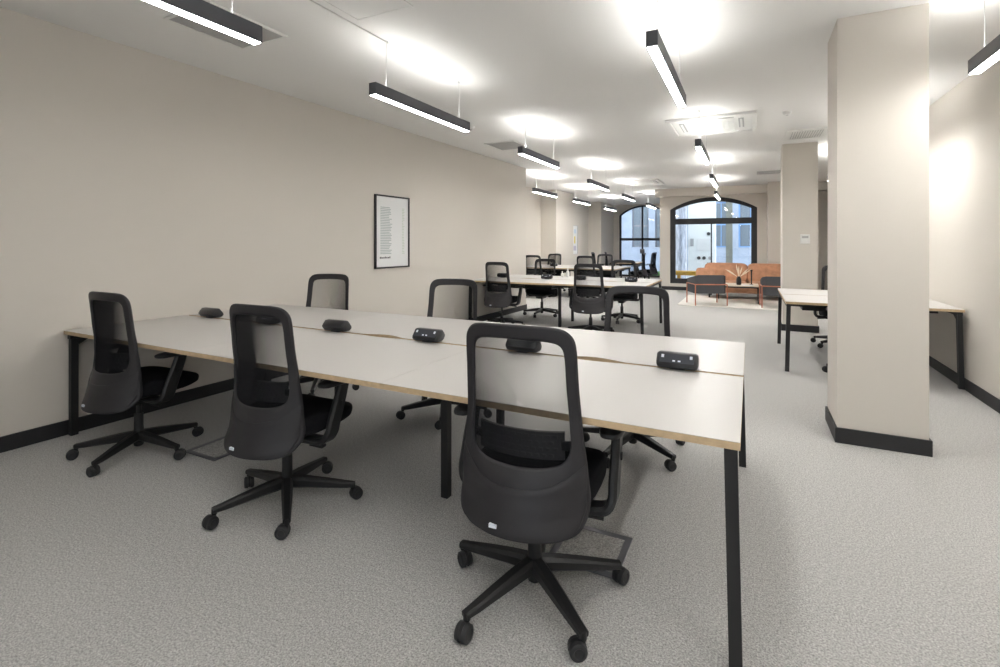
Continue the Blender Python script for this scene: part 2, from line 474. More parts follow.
# ------------------------------------------------------------------ wall things
def picture(name, X, Y0_, Y1_, z0, z1, label, kind):
    ang = math.atan(.031) if kind == 1 else 0
    t = thing(name, label, 'picture', (X, (Y0_+Y1_)/2, (z0+z1)/2), -ang)
    a, c = (Y1_-Y0_)/2, (z1-z0)/2
    b = B(); f = .018
    box(b, 0, .028, -a, -a+f, -c, c); box(b, 0, .028, a-f, a, -c, c)
    box(b, 0, .028, -a+f, a-f, -c, -c+f); box(b, 0, .028, -a+f, a-f, c-f, c)
    obj('picture_frame', b, M['skirt'] if kind == 1 else M['wire'], t)
    obj('poster', box(B(), .002, .012, -a+f+.0003, a-f-.0003, -c+f+.0003, c-f-.0003), M['paper'], t)
    if kind == 1:
        b = B(); zz = c-.16; random.seed(3)
        pr = pmat('poster_grey_print', (.42, .47, .47), .7); pd = pmat('poster_dark_print', (.12, .12, .13), .7)
        pg = pmat('poster_green_print', (.55, .62, .52), .7)
        k = 0
        while zz > -c+.17:
            w_ = random.uniform(.16, .22)
            box(b, .012, .0126, -a+.10, -a+.10+w_, zz, zz+.010); zz -= .021; k += 1
        obj('text_rows', b, pr, t)
        b = B(); zz = c-.16
        while zz > -c+.17:
            box(b, .012, .0126, a-.14, a-.14+random.uniform(.02, .05), zz, zz+.008); zz -= .021
        obj('text_column', b, pg, t)
        b = B()
        y = -a+.09
        for w_, h_ in ((.03, .022), (.02, .017), (.024, .017), (.02, .024), (.02, .017), (.028, .017), (.016, .024)):
            box(b, .012, .0127, y, y+w_, -c+.125, -c+.125+h_); y += w_+.006
        obj('title', b, pd, t)
    else:
        for nm, q, col in (('yellow_patch', (-.08, .05, -.12, .12), (.75, .6, .15)), ('lilac_patch', (-.15, .13, -.36, -.2), (.55, .52, .62)), ('blue_patch', (-.1, .14, .22, .36), (.6, .68, .78))):
            obj(nm, box(B(), .012, .0127, q[0], q[1], q[2], q[3], 0), pmat(nm, col, .7), t)
picture('framed_poster', lx(5.04)+.002, 4.715, 5.37, 1.013, 1.943, 'black-framed white poster with rows of small print on the left wall', 1)
picture('framed_artwork', -5.3195, 15.75, 16.33, .95, 1.93, 'small pale artwork with a yellow patch on the recessed far wall', 2)
t = thing('thermostat', 'white thermostat mounted on the farther pillar', 'thermostat', (.735, 8.629, 1.395))
obj('case', box(B(), -.062, .062, -.022, 0, -.07, .07, .006), M['white'], t)
obj('display', box(B(), -.04, .04, -.024, -.0222, .012, .045), M['grille_grey'], t)
t = thing('wall_switch', 'small light switch on the right wall near the far corner', 'switch', (1.7545, 13.2, 1.1))
obj('plate', box(B(), -.01, 0, -.045, .045, -.045, .045, .003), M['white'], t)
obj('rocker', box(B(), -.014, -.0102, -.015, .015, -.02, .02), M['grille_grey'], t)

# floor boxes
def floorbox(x, y, label, rz=0):
    t = thing('floor_box', label, 'floor box', (x, y, .0005), rz, 'floor boxes under the nearest desks')
    b = B(); a = .15; f = .028
    box(b, -a, a, -a, -a+f, 0, .006); box(b, -a, a, a-f, a, 0, .006); box(b, -a, -a+f, -a+f, a-f, 0, .006); box(b, a-f, a, -a+f, a-f, 0, .006)
    obj('rim', b, M['steel_grey'], t)
    obj('lid', box(B(), -a+f+.0005, a-f-.0005, -a+f+.0005, a-f-.0005, 0, .004), M['carpet'], t)
floorbox(-.62, 2.09, 'floor box behind the nearest chair', 0)
floorbox(-3.07, 2.03, 'floor box left of the middle front chair', 0)

# ------------------------------------------------------------------ benches
def desk_bench(x0, y0, n, wd, depth, label, gap=.03, left_leg=True, right_leg=True, slant=(.014, .014), mid=True, tray=True, rot=None):
    t = thing('bench_desk', label, 'desk', (x0, y0, 0), 0 if rot is None else rot)
    H = .73; TH_ = .025; d = (depth-gap)/2; Ltot = n*wd
    for i in range(n):
        for side in (0, 1):
            xa, xb = i*wd+.0012, (i+1)*wd-.0012
            ya, yb = (0, d) if side == 0 else (depth-d, depth)
            # outline with a shallow cable scallop in the inner edge
            pts = []
            cxm = (xa+xb)/2
            if side == 0: inner = yb; sg = -1
            else: inner = ya; sg = 1
            sc = []
            for k in range(13):
                u = -1+2*k/12; dep = .045*(.5+.5*math.cos(PI*u))**.7
                sc.append((cxm+u*.17, inner+sg*dep*(1 if side else .25)))
            if side == 0: pts = [(xa, ya), (xb, ya), (xb, yb)]+sc[::-1]+[(xa, yb)]
            else: pts = [(xa, ya)]+sc+[(xb, ya), (xb, yb), (xa, yb)]
            b = B()
            ztop = H; zl = H-.0016
            lo = [b.verts.new((x, y, H-TH_)) for x, y in pts]; hi = [b.verts.new((x, y, zl)) for x, y in pts]
            k_ = len(pts)
            for i2 in range(k_):
                j2 = (i2+1) % k_; f = b.faces.new((lo[i2], lo[j2], hi[j2], hi[i2])); f.material_index = 1
            up = [b.verts.new((x, y, ztop)) for x, y in pts]
            for i2 in range(k_):
                j2 = (i2+1) % k_; f = b.faces.new((hi[i2], hi[j2], up[j2], up[i2]))
            b.faces.new(lo[::-1]); b.faces.new(up)
            obj('desktop', b, None, t, mats=[M['desk'], M['ply']])
    legm = M['frame_black']; zt = H-TH_-.0005
    def leg(xt, yt, xb_, yb_, w=.038, dd=.042):
        b = B()
        rings = []
        for (x, y, z) in ((xb_, yb_, .001), (xt, yt, zt-.035)):
            rings.append([(x-w/2, y-dd/2, z), (x+w/2, y-dd/2, z), (x+w/2, y+dd/2, z), (x-w/2, y+dd/2, z)])
        loft(b, rings)
        o = obj('leg', b, legm, t)
        return o
    ends = ([(.028, -1)] if left_leg else [])+([(Ltot-.028, 1)] if right_leg else [])
    for xe, s in ends:
        for yy in (.045, depth-.045): leg(xe, yy, xe+s*slant[s > 0], yy)
        b = B(); box(b, xe-.019, xe+.019, .018, depth-.018, zt-.034, zt)
        # chamfered gussets at both corners
        for yy, sg in ((.0725, 1), (depth-.0725, -1)):
            prism_pts = [(yy, zt-.034), (yy+sg*.07, zt-.034), (yy, zt-.075)]
            a_ = [b.verts.new((xe-.015, y, z)) for y, z in prism_pts]; c_ = [b.verts.new((xe+.015, y, z)) for y, z in prism_pts]
            b.faces.new(a_); b.faces.new(c_[::-1])
            for k in range(3): b.faces.new((a_[k], c_[k], c_[(k+1) % 3], a_[(k+1) % 3]))
        obj('cross_rail', b, legm, t)
    if mid:
        for i in range(1, n):
            for yy in (.52, depth-.52): leg(i*wd, yy, i*wd, yy, .04, .04)
            obj('cross_rail', box(B(), i*wd-.02, i*wd+.02, .12, depth-.12, zt-.034, zt), legm, t)
    for yy in (.50, depth-.50):
        obj('beam', box(B(), .06, Ltot-.06, yy-.02, yy+.02, zt-.074, zt-.0345), legm, t)
    if tray:
        for i in range(n):
            b = B(); c = depth/2; xa, xb = i*wd+.2, (i+1)*wd-.2
            box(b, xa, xb, c-.16, c+.16, zt-.135, zt-.13); box(b, xa, xb, c-.165, c-.16, zt-.135, zt-.07); box(b, xa, xb, c+.16, c+.165, zt-.135, zt-.07)
            obj('cable_tray', b, legm, t)
    return t

D1Y = 1.655; DP = 1.67
desk_bench(-4.225, D1Y, 3, 1.4, DP, slant=(0, .014), label='long pale grey six-place bench desk with birch edges in the foreground')
desk_bench(-4.085, 6.87, 2, 1.39, DP, 'pale bench desk in the middle distance, beyond the foreground desks')
desk_bench(-5.29, 11.2, 2, 1.27, DP, 'farther bench desk in the recess beyond the end of the left wall')
desk_bench(.33, 5.87, 1, 1.405, DP, 'pale two-place bench desk passing behind the large pillar to the right wall')
desk_bench(-3.85, 15.1, 1, .8, 1.4, 'farthest desk near the far window', tray=False)

# ------------------------------------------------------------------ power modules
def make_module():
    t = thing('power_module', 'x', 'power socket', (0, 0, 0))
    sec = [(-.042, .010), (-.052, .020), (-.050, .034), (-.018, .074), (-.008, .078), (.024, .076), (.044, .056), (.056, .036), (.040, .014), (.025, .007), (-.03, .006)]
    b = B(); L = .093
    def ring(x, k): 
        cy = 0; cz = .047
        return [(x, cy+(y-cy)*k, cz+(z-cz)*k) for y, z in sec]
    loft(b, [ring(-L, .72), ring(-L+.004, .88), ring(-L+.012, 1), ring(L-.012, 1), ring(L-.004, .88), ring(L, .72)])
    obj('body', b, M['module'], t, True)
    obj('foot', box(B(), -.035, .035, -.022, .024, 0, .0058, .002, 1), M['module'], t)
    # socket face lies on the sloping side
    n = Vector((0, -.040, .032)).normalized()  # outward normal of slope
    def on_slope(u, v):   # u along x, v 0..1 up the slope
        return Vector((u, -.050+.032*v, .034+.040*v))
    def plate(u0, u1, v0, v1, lift):
        b = B(); q = [on_slope(u0, v0), on_slope(u1, v0), on_slope(u1, v1), on_slope(u0, v1)]
        a_ = [b.verts.new(p-n*.001) for p in q]; c_ = [b.verts.new(p+n*lift) for p in q]
        b.faces.new(a_[::-1]); b.faces.new(c_)
        for k in range(4): b.faces.new((a_[k], a_[(k+1) % 4], c_[(k+1) % 4], c_[k]))
        return b
    obj('socket_plate', plate(-.078, .078, .08, .95, .0012), M['module_face'], t)
    for u in (-.064, .064): obj('usb_port', plate(u-.006, u+.006, .55, .85, .003), M['usb'], t)
    for u in (-.012, .012): obj('socket_pin_hole', plate(u-.006, u+.006, .2, .34, .0022), M['usb'], t)
    return t
modp = make_module()
first = [True]
def module(x, y, rz, label, group):
    o = modp if first[0] else copy_tree(modp); first[0] = False
    o.location = (x, y, .7305); o.rotation_euler = (0, 0, rz); o['label'] = label; o['group'] = group
g1 = 'power modules along the foreground desks'
ym = D1Y+DP/2
module(-3.90, ym, PI, 'black power module farthest left on the foreground desks', g1)
module(-3.21, ym, 0, 'black power module seen through the mesh of the middle front chair', g1)
module(-2.52, ym, PI, 'black power module to the right of the middle front chair, its back to us', g1)
module(-1.76, ym, 0, 'black power module with sockets facing us, left of the nearest chair', g1)
module(-1.12, ym, PI, 'black power module seen through the mesh of the nearest chair', g1)
module(-.31, ym, 0, 'black power module nearest the right end of the foreground desks', g1)
g2 = 'power modules on the farther desks'
ym2 = 6.87+DP/2
module(-3.87, ym2, PI, 'black power module seen through the mesh of the left chair at the second desk', g2)
module(-3.04, ym2, 0, 'black power module left of centre on the second desk', g2)
module(-2.46, ym2, PI, 'black power module on the second desk, seen through its right front chair', g2)
module(-1.64, ym2, 0, 'black power module near the right end of the second desk', g2)
module(.93, 5.87+DP/2, PI, 'black power module on the desk between the two pillars', g2)
module(-4.55, 11.2+DP/2, 0, 'black power module on the recessed desk seen through the left chair mesh', g2)
module(-3.5, 11.2+DP/2, 0, 'black power module on the recessed desk near its right end', g2)

# ------------------------------------------------------------------ task chair
def lerp_tab(tab, z):
    if z <= tab[0][0]: return tab[0][1]
    for (a, va), (b_, vb) in zip(tab, tab[1:]):
        if z <= b_:
            f = (z-a)/(b_-a); f = f*f*(3-2*f)*.35+f*.65
            return va+(vb-va)*f
    return tab[-1][1]
YC = [(.30, -.270), (.36, -.262), (.42, -.248), (.48, -.230), (.56, -.207), (.65, -.192), (.75, -.187), (.85, -.190), (.95, -.197), (1.05, -.207)]
CV = [(.31, .06), (.42, .085), (.55, .065), (.7, .05), (.85, .038), (1.04, .032)]
def SY(x, z): return lerp_tab(YC, z)+lerp_tab(CV, z)*(x/.2)**2

def make_chair(label):
    t = thing('office_chair', label, 'office chair')
    outer = [(0, 1.042), (.07, 1.041), (.135, 1.038), (.175, 1.028), (.201, 1.000), (.209, .955), (.211, .88), (.215, .78), (.222, .68), (.233, .58), (.243, .49), (.246, .44), (.240, .392), (.214, .354), (.15, .338), (.07, .3355), (0, .335)]
    inner = [(0, .990), (.06, .989), (.115, .986), (.146, .979), (.163, .961), (.169, .925), (.171, .86), (.175, .78), (.180, .70), (.184, .645), (.181, .610), (.170, .585), (.150, .570), (.118, .562), (.08, .558), (.04, .557), (0, .556)]
    def full(l):
        r = smooth_path([(x, 0, z) for x, z in l], 4)
        r = [(p.x, p.z) for p in r]
        r[0] = (0, r[0][1]); r[-1] = (0, r[-1][1])
        return r+[(-x, z) for x, z in r[-2:0:-1]]
    O, I = full(outer), full(inner)
    h = .010
    rings = []
    for (xo, zo), (xi, zi) in zip(O, I):
        l = math.hypot(xo-xi, zo-zi)
        prof = [(0, 0), (.003/l, .7), (.009/l, 1)]+[(q/16, 1) for q in range(4, 15)]+[(1-.009/l, 1), (1-.003/l, .7), (1, 0)]
        sec = []
        for f, o_ in prof: sec.append((f, o_))
        for f, o_ in prof[-2:0:-1]: sec.append((f, -o_))
        r = []
        for f, o_ in sec:
            x = xi+(xo-xi)*f; z = zi+(zo-zi)*f
            off = o_*h
            if False:
                zz = .512+.035*(abs(x)/.22)**2
                k = min(1, max(0, (zz-z)/.014)); off -= .009*k*(1-min(1, max(0, (abs(x)-.205)/.04)))
            r.append((x, SY(x, z)+off, z))
        rings.append(r)
    b = B(); loft(b, rings, closed=True)
    fr = obj('backrest_frame', b, M['shell'], t, True)
    # moulded lower panel lying over the back of the frame
    bot = [(0, .336), (.07, .3365), (.15, .340), (.205, .353), (.228, .380), (.2365, .42)]
    def zb(x):
        x = abs(x)
        for (a, va), (b2, vb) in zip(bot, bot[1:]):
            if x <= b2: return va+(vb-va)*(x-a)/(b2-a)
        return bot[-1][1]
    b = B(); nu, nv = 28, 14; G = {}
    for side, off in ((0, -h-.0065), (1, -h+.004)):
        for i in range(nu+1):
            uu = -1+2*i/nu; x = .2365*math.copysign(abs(uu)**.8, uu)
            z0, z1 = zb(x)+.003, .492+.085*(abs(x)/.2365)**3
            for k in range(nv+1):
                z = z0+(z1-z0)*k/nv
                e = min(1, min(k, nv-k)/1.0, min(i, nu-i)/1.0)
                G[side, i, k] = b.verts.new((x, SY(x, z)+(off if side else -h-.0025-.004*e), z))
    for i in range(nu):
        for k in range(nv):
            b.faces.new((G[0, i, k], G[0, i+1, k], G[0, i+1, k+1], G[0, i, k+1]))
            b.faces.new((G[1, i, k], G[1, i, k+1], G[1, i+1, k+1], G[1, i+1, k]))
        b.faces.new((G[0, i, 0], G[1, i, 0], G[1, i+1, 0], G[0, i+1, 0])); b.faces.new((G[0, i, nv], G[0, i+1, nv], G[1, i+1, nv], G[1, i, nv]))
    for k in range(nv):
        b.faces.new((G[0, 0, k], G[0, 0, k+1], G[1, 0, k+1], G[1, 0, k])); b.faces.new((G[0, nu, k], G[1, nu, k], G[1, nu, k+1], G[0, nu, k+1]))
    obj('back_shell', b, M['shell'], t, True)
    # net
    cz = .775; b = B(); rg = []
    for off in (1, -1):
        rr = []
        for f in (1.0, .92, .75, .5, .25, .0004):
            rr.append([(x*f*1.02, 0, cz+(z-cz)*f*1.01) for x, z in I])
        if off == -1: rr = rr[::-1]
        for r in rr: rg.append([(x, SY(x, z)+off*.0032+.004, z) for x, _, z in r])
    loft(b, rg, closed=True)
    obj('mesh_panel', b, M['net'], t, True)['label'] = 'see-through black mesh'
    # lumbar pad (in front of the net)
    b = B(); rows = []
    for k in range(2):
        off = .012 if k == 0 else .022
    xs = [-.160+.32*i/14 for i in range(15)]
    fr_ = []; 
    for x in xs:
        y = SY(x, .63)+.016
        fr_.append([(x, y, .577), (x, y+.008, .575), (x, y+.008, .674), (x, y, .672)])
    loft(b, fr_)
    for r_i in range(4):
        for c_i in range(11):
            x = -.12+.24*c_i/10+(.011 if r_i % 2 else -.002); z = .592+r_i*.0215
            y = SY(x, .63)+.016
            box(b, x-.008, x+.008, y-.003, y+.001, z-.005, z+.005)
    obj('lumbar_pad', b, M['pad'], t)
    for s in (-1, 1):
        bb = B(); sweep(bb, [(s*.15, SY(.15, .63)+.02, .625), (s*.188, SY(.188, .63)+.012, .627)], .03, .014, (0, 0, 1))
        obj('lumbar_slider', bb, M['plastic'], t)
    y_ = SY(-.05, .372)
    b = B(); box(b, -.064, -.036, y_-.0225, y_-.009, .366, .378)
    obj('label_tag', b, M['usb'], t)['label'] = 'small white label'
    # seat
    b = B(); rr = []
    for z, k in ((.398, .82), (.402, .92), (.412, .985), (.430, 1), (.455, 1), (.468, .985), (.477, .94), (.482, .84), (.484, .5), (.484, .05)):
        r = []
        for i in range(36):
            a = 2*PI*i/36; c, s = math.cos(a), math.sin(a); e = 2/3.4
            x = .245*k*math.copysign(abs(c)**e, c); y = .065+.238*k*math.copysign(abs(s)**e, s)
            dz = -.030*max(0, (y-.13)/.17)**2 + .012*(abs(x)/.24)**2*(z > .45)
            if z < .45: dz = .012*max(0, (y-.13)/.17)
            r.append((x, y, z+dz))
        rr.append(r)
    loft(b, rr); obj('seat', b, M['seat'], t, True)
    b = B(); rr = []
    for z, k in ((.352, .28), (.362, .5), (.378, .72), (.392, .86), (.400, .88)):
        r = []
        for i in range(28):
            a = 2*PI*i/28; c, s = math.cos(a), math.sin(a); e = 2/3
            r.append((.23*k*math.copysign(abs(c)**e, c), .05+.21*k*math.copysign(abs(s)**e, s), z))
        rr.append(r)
    loft(b, rr)
    box(b, -.05, .05, -.11, .09, .315, .37, .012)
    sweep(b, smooth_path([(0, -.06, .345), (0, -.12, .350), (0, -.165, .39), (0, -.185, .43)]), [.11]*16, .022, (1, 0, 0))
    obj('seat_mechanism', b, M['plastic'], t, True)
    b = B(); cyl(b, (.05, -.03, .345), (.215, -.03, .35), .006, n=8); sweep(b, [(.20, -.03, .35), (.27, -.02, .345)], .035, .012, (0, 1, 0))
    obj('tilt_lever', b, M['plastic'], t)
    # gas lift and star base
    b = B(); cyl(b, (0, 0, .13), (0, 0, .25), .026, .025, 20); cyl(b, (0, 0, .25), (0, 0, .318), .015, n=16)
    obj('gas_lift', b, M['frame_black'], t, True)
    b = B(); lathe(b, [(.020, .045), (.026, .05), (.030, .085), (.038, .095), (.040, .125), (.034, .138), (.027, .14)])
    obj('hub', b, M['plastic'], t, True)
    for k in range(5):
        a = math.radians(72*k); c, s = math.cos(a), math.sin(a)
        b = B()
        path = [(r*c, r*s, z) for r, z in ((.018, .112), (.10, .106), (.20, .095), (.29, .084), (.338, .080))]
        sweep(b, path, [.056, .053, .046, .038, .033], [.056, .050, .041, .031, .024], (-s, c, 0), .45)
        cyl(b, (.330*c, .330*s, .062), (.330*c, .330*s, .088), .0125, n=12)
        obj('star_leg', b, M['plastic'], t, True)
        sw = a+math.radians((35, -60, 150, 20, -110)[k])
        co = B()
        wx, wy = .330*c+.018*math.cos(sw), .330*s+.018*math.sin(sw)
        axd = Vector((-math.sin(sw), math.cos(sw), 0)); ctr = Vector((wx, wy, .0318))
        cyl(co, (.330*c, .330*s, .035), (.330*c, .330*s, .063), .009, n=10)
        cyl(co, ctr-axd*.006+Vector((0, 0, .003)), ctr+axd*.006+Vector((0, 0, .003)), .029, n=18)
        cas = obj('caster', co, M['plastic'], t, True)
        for sg in (-1, 1):
            w = B(); p0 = ctr+axd*sg*.007; p1 = ctr+axd*sg*.024
            u = Vector((math.cos(sw), math.sin(sw), 0)); n = 20; rings = []
            for f, r_ in ((0, .031), (.25, .0298), (.8, .029), (1, .024), (1.02, .018), (.85, .015)):
                q = p0+(p1-p0)*f
                rings.append([q+u*r_*math.cos(2*PI*i/n)+Vector((0, 0, 1))*r_*math.sin(2*PI*i/n) for i in range(n)])
            loft(w, rings); obj('wheel', w, M['wheel'], cas, True)
    # armrests
    for sgn in (-1, 1):
        b = B()
        pts = smooth_path([(sgn*.10, -.02, .372), (sgn*.20, -.02, .368), (sgn*.272, -.015, .375), (sgn*.298, .0, .41), (sgn*.300, .02, .47), (sgn*.300, .055, .56), (sgn*.298, .085, .640)], 5)
        n = len(pts)
        sweep(b, pts, [.066+.012*math.sin(PI*i/(n-1)) for i in range(n)], .032, (0, 1, 0), .6)
        arm = obj('armrest', b, M['plastic'], t, True)
        b = B(); rr = []
        for z, k in ((.638, .85), (.642, .97), (.650, 1), (.658, .97), (.663, .85)):
            r = []
            for i in range(28):
                a = 2*PI*i/28; c, s = math.cos(a), math.sin(a); e = 2/3
                r.append((sgn*.294+.044*k*math.copysign(abs(c)**e, c), .055+.125*k*math.copysign(abs(s)**e, s), z))
            rr.append(r)
        loft(b, rr); obj('arm_pad', b, M['plastic'], arm, True)
        obj('height_button', box(B(), sgn*.315, sgn*.322, .045, .06, .53, .555), M['frame_black'], arm)
    return t
proto = make_chair('x')
base_kids = {'hub', 'star_leg', 'caster', 'gas_lift'}
used = [False]
chairs = []
def chair(x, y, rz, base_rot, label, group, dz=0):
    """rz: heading of the seat (0 = faces +Y); base_rot: world angle in degrees of one star leg; dz: seat height setting"""
    if not used[0]: o = proto; used[0] = True
    else: o = copy_tree(protoref)
    o.location = (x, y, 0); o.rotation_euler = (0, 0, math.radians(rz)); o['label'] = label; o['group'] = group
    for ch in o.children:
        nm = ch.name.split('.')[0]
        if nm in ('hub', 'star_leg', 'caster'): ch.rotation_euler = (0, 0, math.radians(base_rot-rz))
        elif nm != 'gas_lift' and dz: ch.location = (0, 0, dz)
    return o
protoref = proto
# keep an untouched template: first placed chair uses no dz so copies inherit a clean state
gA = 'chairs on the near side of the foreground desks'
gB = 'chairs on the far side of the foreground desks'
gC = 'chairs around the second desk'
gD = 'chairs around the recessed desk'
chair(-3.475, 1.746, 2, 8, 'black mesh office chair farthest left, beside the left wall', gA)
chair(-2.121, 1.754, 2, 32, 'black mesh office chair in the middle of the front row', gA)
chair(-.735, 1.736, 3, 33, 'largest black mesh office chair, nearest the camera', gA, .012)
chair(-3.51, 3.25, 196, 20, 'office chair behind the foreground desks, leftmost of three', gB)
chair(-2.125, 3.23, 190, 10.9, 'office chair behind the foreground desks, middle of three', gB)
chair(-.675, 3.215, 182, 38, 'office chair behind the foreground desks, right of three', gB)
chair(-3.52, 6.98, -2, 15, 'office chair with its back to us at the left of the second desk', gC)
chair(-2.07, 6.98, 4, 40, 'office chair with its back to us at the right of the second desk', gC)
chair(-3.42, 8.42, 180, 54, 'office chair facing us across the second desk, on the left', gC)
chair(-1.95, 8.42, 183, 54, 'office chair facing us across the second desk, on the right', gC)
chair(-4.72, 11.2, 0, 15, 'office chair cut off by the end of the left wall', gD)
chair(-3.40, 11.2, 0, 35, 'office chair with its back to us at the right of the recessed desk', gD)
chair(-4.90, 12.8, 172, 15, 'office chair facing us in the recess in front of the pier', gD)
chair(-3.45, 12.8, 180, 35, 'office chair facing us on the far side of the recessed desk, right one', gD)
chair(-4.30, 15.35, -86, 15, 'office chair seen edge-on left of the farthest desk, nearer one', 'chairs seen edge-on by the far window')
chair(-4.08, 16.1, -80, 25, 'office chair seen edge-on left of the farthest desk, farther one', 'chairs seen edge-on by the far window')
chair(-2.98, 15.0, 96, 35, 'office chair seen edge-on against the far window, left one', 'chairs seen edge-on by the far window')
chair(-2.86, 16.05, 80, 15, 'office chair seen edge-on against the far window, right one', 'chairs seen edge-on by the far window')
chair(1.06, 7.62, 180, 150, 'office chair partly hidden behind the large pillar, on the far side of its desk', 'chairs at the desk between the pillars')
chair(1.04, 5.99, 0, 170, 'office chair of which only a wheel shows left of the large pillar', 'chairs at the desk between the pillars')

# items on the second desk
for (x, y, h, r, lab) in ((-2.98, 8.30, .085, .026, 'short white pot on the second desk, left of the white bottle'), (-2.87, 8.28, .135, .030, 'white bottle standing at the back of the second desk')):
    t = thing('bottle', lab, 'bottle', (x, y, .7305))
    obj('body', lathe(B(), [(r*.8, 0), (r, .006), (r, h*.6), (r*.75, h*.78), (r*.4, h*.86), (r*.4, h)]), M['bottle'], t, True)
    obj('cap', lathe(B(), [(r*.48, h+.0003), (r*.48, h+.014), (r*.4, h+.017)]), M['bottle'], t, True)

# ------------------------------------------------------------------ lounge
tag(obj('rug', box(B(), -1.40, 1.15, 11.15, 13.35, .0005, .014, .004, 1), M['rug']), 'cream rug under the sofa and armchairs', 'rug')

def cushion(bm, cx, cy, cz, a, c, h, tilt=0, seg=12, pin=.0):
    """puffy cushion, width a (x), thickness c (y), height h (z), leaning back by tilt"""
    nu, nv = seg, seg-2
    for side in (1, -1):
        pass
    rings = []
    n = 4*seg
    prof = [(-1, .0), (-.8, .62), (-.4, .93), (0, 1), (.4, .93), (.8, .62), (1, .0)]
    M_ = Matrix.Rotation(tilt, 3, 'X')
    steps = [i/10 for i in range(11)]
    for q in range(-6, 7):
        th = q/6*PI/2; yy = math.sin(th); sc = (math.cos(th))**.35 if abs(q) < 6 else .0
        sc = max(sc, .6) if abs(q) == 6 else max(.6, sc)
        r = []
        for i in range(n):
            A_ = 2*PI*i/n; cc, ss = math.cos(A_), math.sin(A_); e = 2/5
            x = math.copysign(abs(cc)**e, cc)*a/2*(.86+.14*sc); z = math.copysign(abs(ss)**e, ss)*h/2*(.80+.20*sc)
            x *= 1+pin*abs(ss)**3; z *= 1+pin*abs(cc)**3
            wob = .012*math.sin(5*x/a*2+3*z/h)
            p = M_ @ Vector((x, yy*c/2+wob*(1-abs(yy)), z))
            r.append((cx+p.x, cy+p.y, cz+p.z))
        rings.append(r)
    loft(bm, rings)

sx0, sx1, sy0, sy1 = -1.02, .92, 12.82, 13.70
t = thing('sofa', 'long tan leather sofa with loose back cushions under the arched window', 'sofa', ((sx0+sx1)/2, (sy0+sy1)/2, .015))
a = (sx1-sx0)/2; c = (sy1-sy0)/2
obj('base', box(B(), -a, a, -c, c-.04, .14, .26, .03, 3), M['leather'], t, True)
obj('back', box(B(), -a, a, c-.16, c, .14, .56, .04, 3), M['leather'], t, True)
for s in (-1, 1):
    obj('arm', box(B(), s*a-.0 if s < 0 else a-.10, -a+.10 if s < 0 else a, -c, c-.17, .262, .48, .04, 3), M['leather'], t, True)
for s in (-1, 1):
    b = B(); cushion(b, s*(a-.10)/2, -.10, .335, a-.14, .66, .14, 0); obj('seat_cushion', b, M['leather'], t, True)
    b = B(); cushion(b, s*(a-.0)/2, c-.26, .575, a+.02, .24, .50, -.16, pin=.07); obj('back_cushion', b, M['leather'], t, True)
b = B(); cushion(b, -a+.02, -.05, .50, .42, .16, .40, -.3, pin=.05)
obj('throw_cushion', b, M['leather'], t, True)
for sx in (-1, 1):
    for sy in (-1, 1):
        obj('leg', cyl(B(), (sx*(a-.14), sy*(c-.14), 0), (sx*(a-.14), sy*(c-.14), .14), .018, .024, 12), M['frame_black'], t)

def armchair(x, y, rz, label):
    """faces +Y locally; back at -Y"""
    t = thing('armchair', label, 'armchair', (x, y, .015), math.radians(rz), 'grey armchairs with copper frames')
    W, D_ = .32, .27
    # shell: U-shaped back and arms in felt, split above and below the copper band
    def ushell(z0, z1, th):
        b = B(); 
        P = [(-W, D_), (-W, -D_+.06), (-W+.06, -D_), (W-.06, -D_), (W, -D_+.06), (W, D_)]
        Q = [(-W+th, D_), (-W+th, -D_+.07), (-W+.07, -D_+th), (W-.07, -D_+th), (W-th, -D_+.07), (W-th, D_)]
        drop = [.10, .02, 0, 0, .02, .10]
        k = len(P)
        bo = [b.verts.new((p[0], p[1], z0)) for p in P]; bi = [b.verts.new((p[0], p[1], z0)) for p in Q]
        to = [b.verts.new((p[0], p[1], z1-(d if z1 > .5 else 0))) for p, d in zip(P, drop)]; ti = [b.verts.new((p[0], p[1], z1-(d if z1 > .5 else 0))) for p, d in zip(Q, drop)]
        for i in range(k-1):
            b.faces.new((bo[i], bo[i+1], to[i+1], to[i])); b.faces.new((bi[i], ti[i], ti[i+1], bi[i+1]))
            b.faces.new((to[i], to[i+1], ti[i+1], ti[i])); b.faces.new((bo[i], bi[i], bi[i+1], bo[i+1]))
        for e in (0, k-1): b.faces.new((bo[e], to[e], ti[e], bi[e]))
        return b
    obj('backrest', ushell(.455, .64, .045), M['greyfab'], t)
    obj('apron', ushell(.25, .43, .045), M['greyfab'], t)
    obj('seat', box(B(), -W+.047, W-.047, -D_+.047, D_+.02, .28, .40, .03, 3), M['greyfab'], t, True)
    b = B(); g = .008
    path = [(-W-g, D_, .443), (-W-g, -D_-g, .443), (W+g, -D_-g, .443), (W+g, D_, .443)]
    for p, q in zip(path, path[1:]): sweep(b, [p, q], .020, .020, (0, 0, 1))
    obj('copper_band', b, M['copper'], t)
    for sx in (-1, 1):
        for sy in (-1, 1):
            px, py = sx*(W+g), sy*(D_+.0) if sy > 0 else -D_-g
            obj('leg', sweep(B(), [(px, py, 0), (px, py, .44)], .020, .020, (1, 0, 0)), M['copper'], t)
armchair(-.84, 11.50, 24, 'grey felt armchair with copper legs on the left side of the rug')
armchair(.53, 11.60, 3, 'grey felt armchair with copper legs on the right side of the rug')

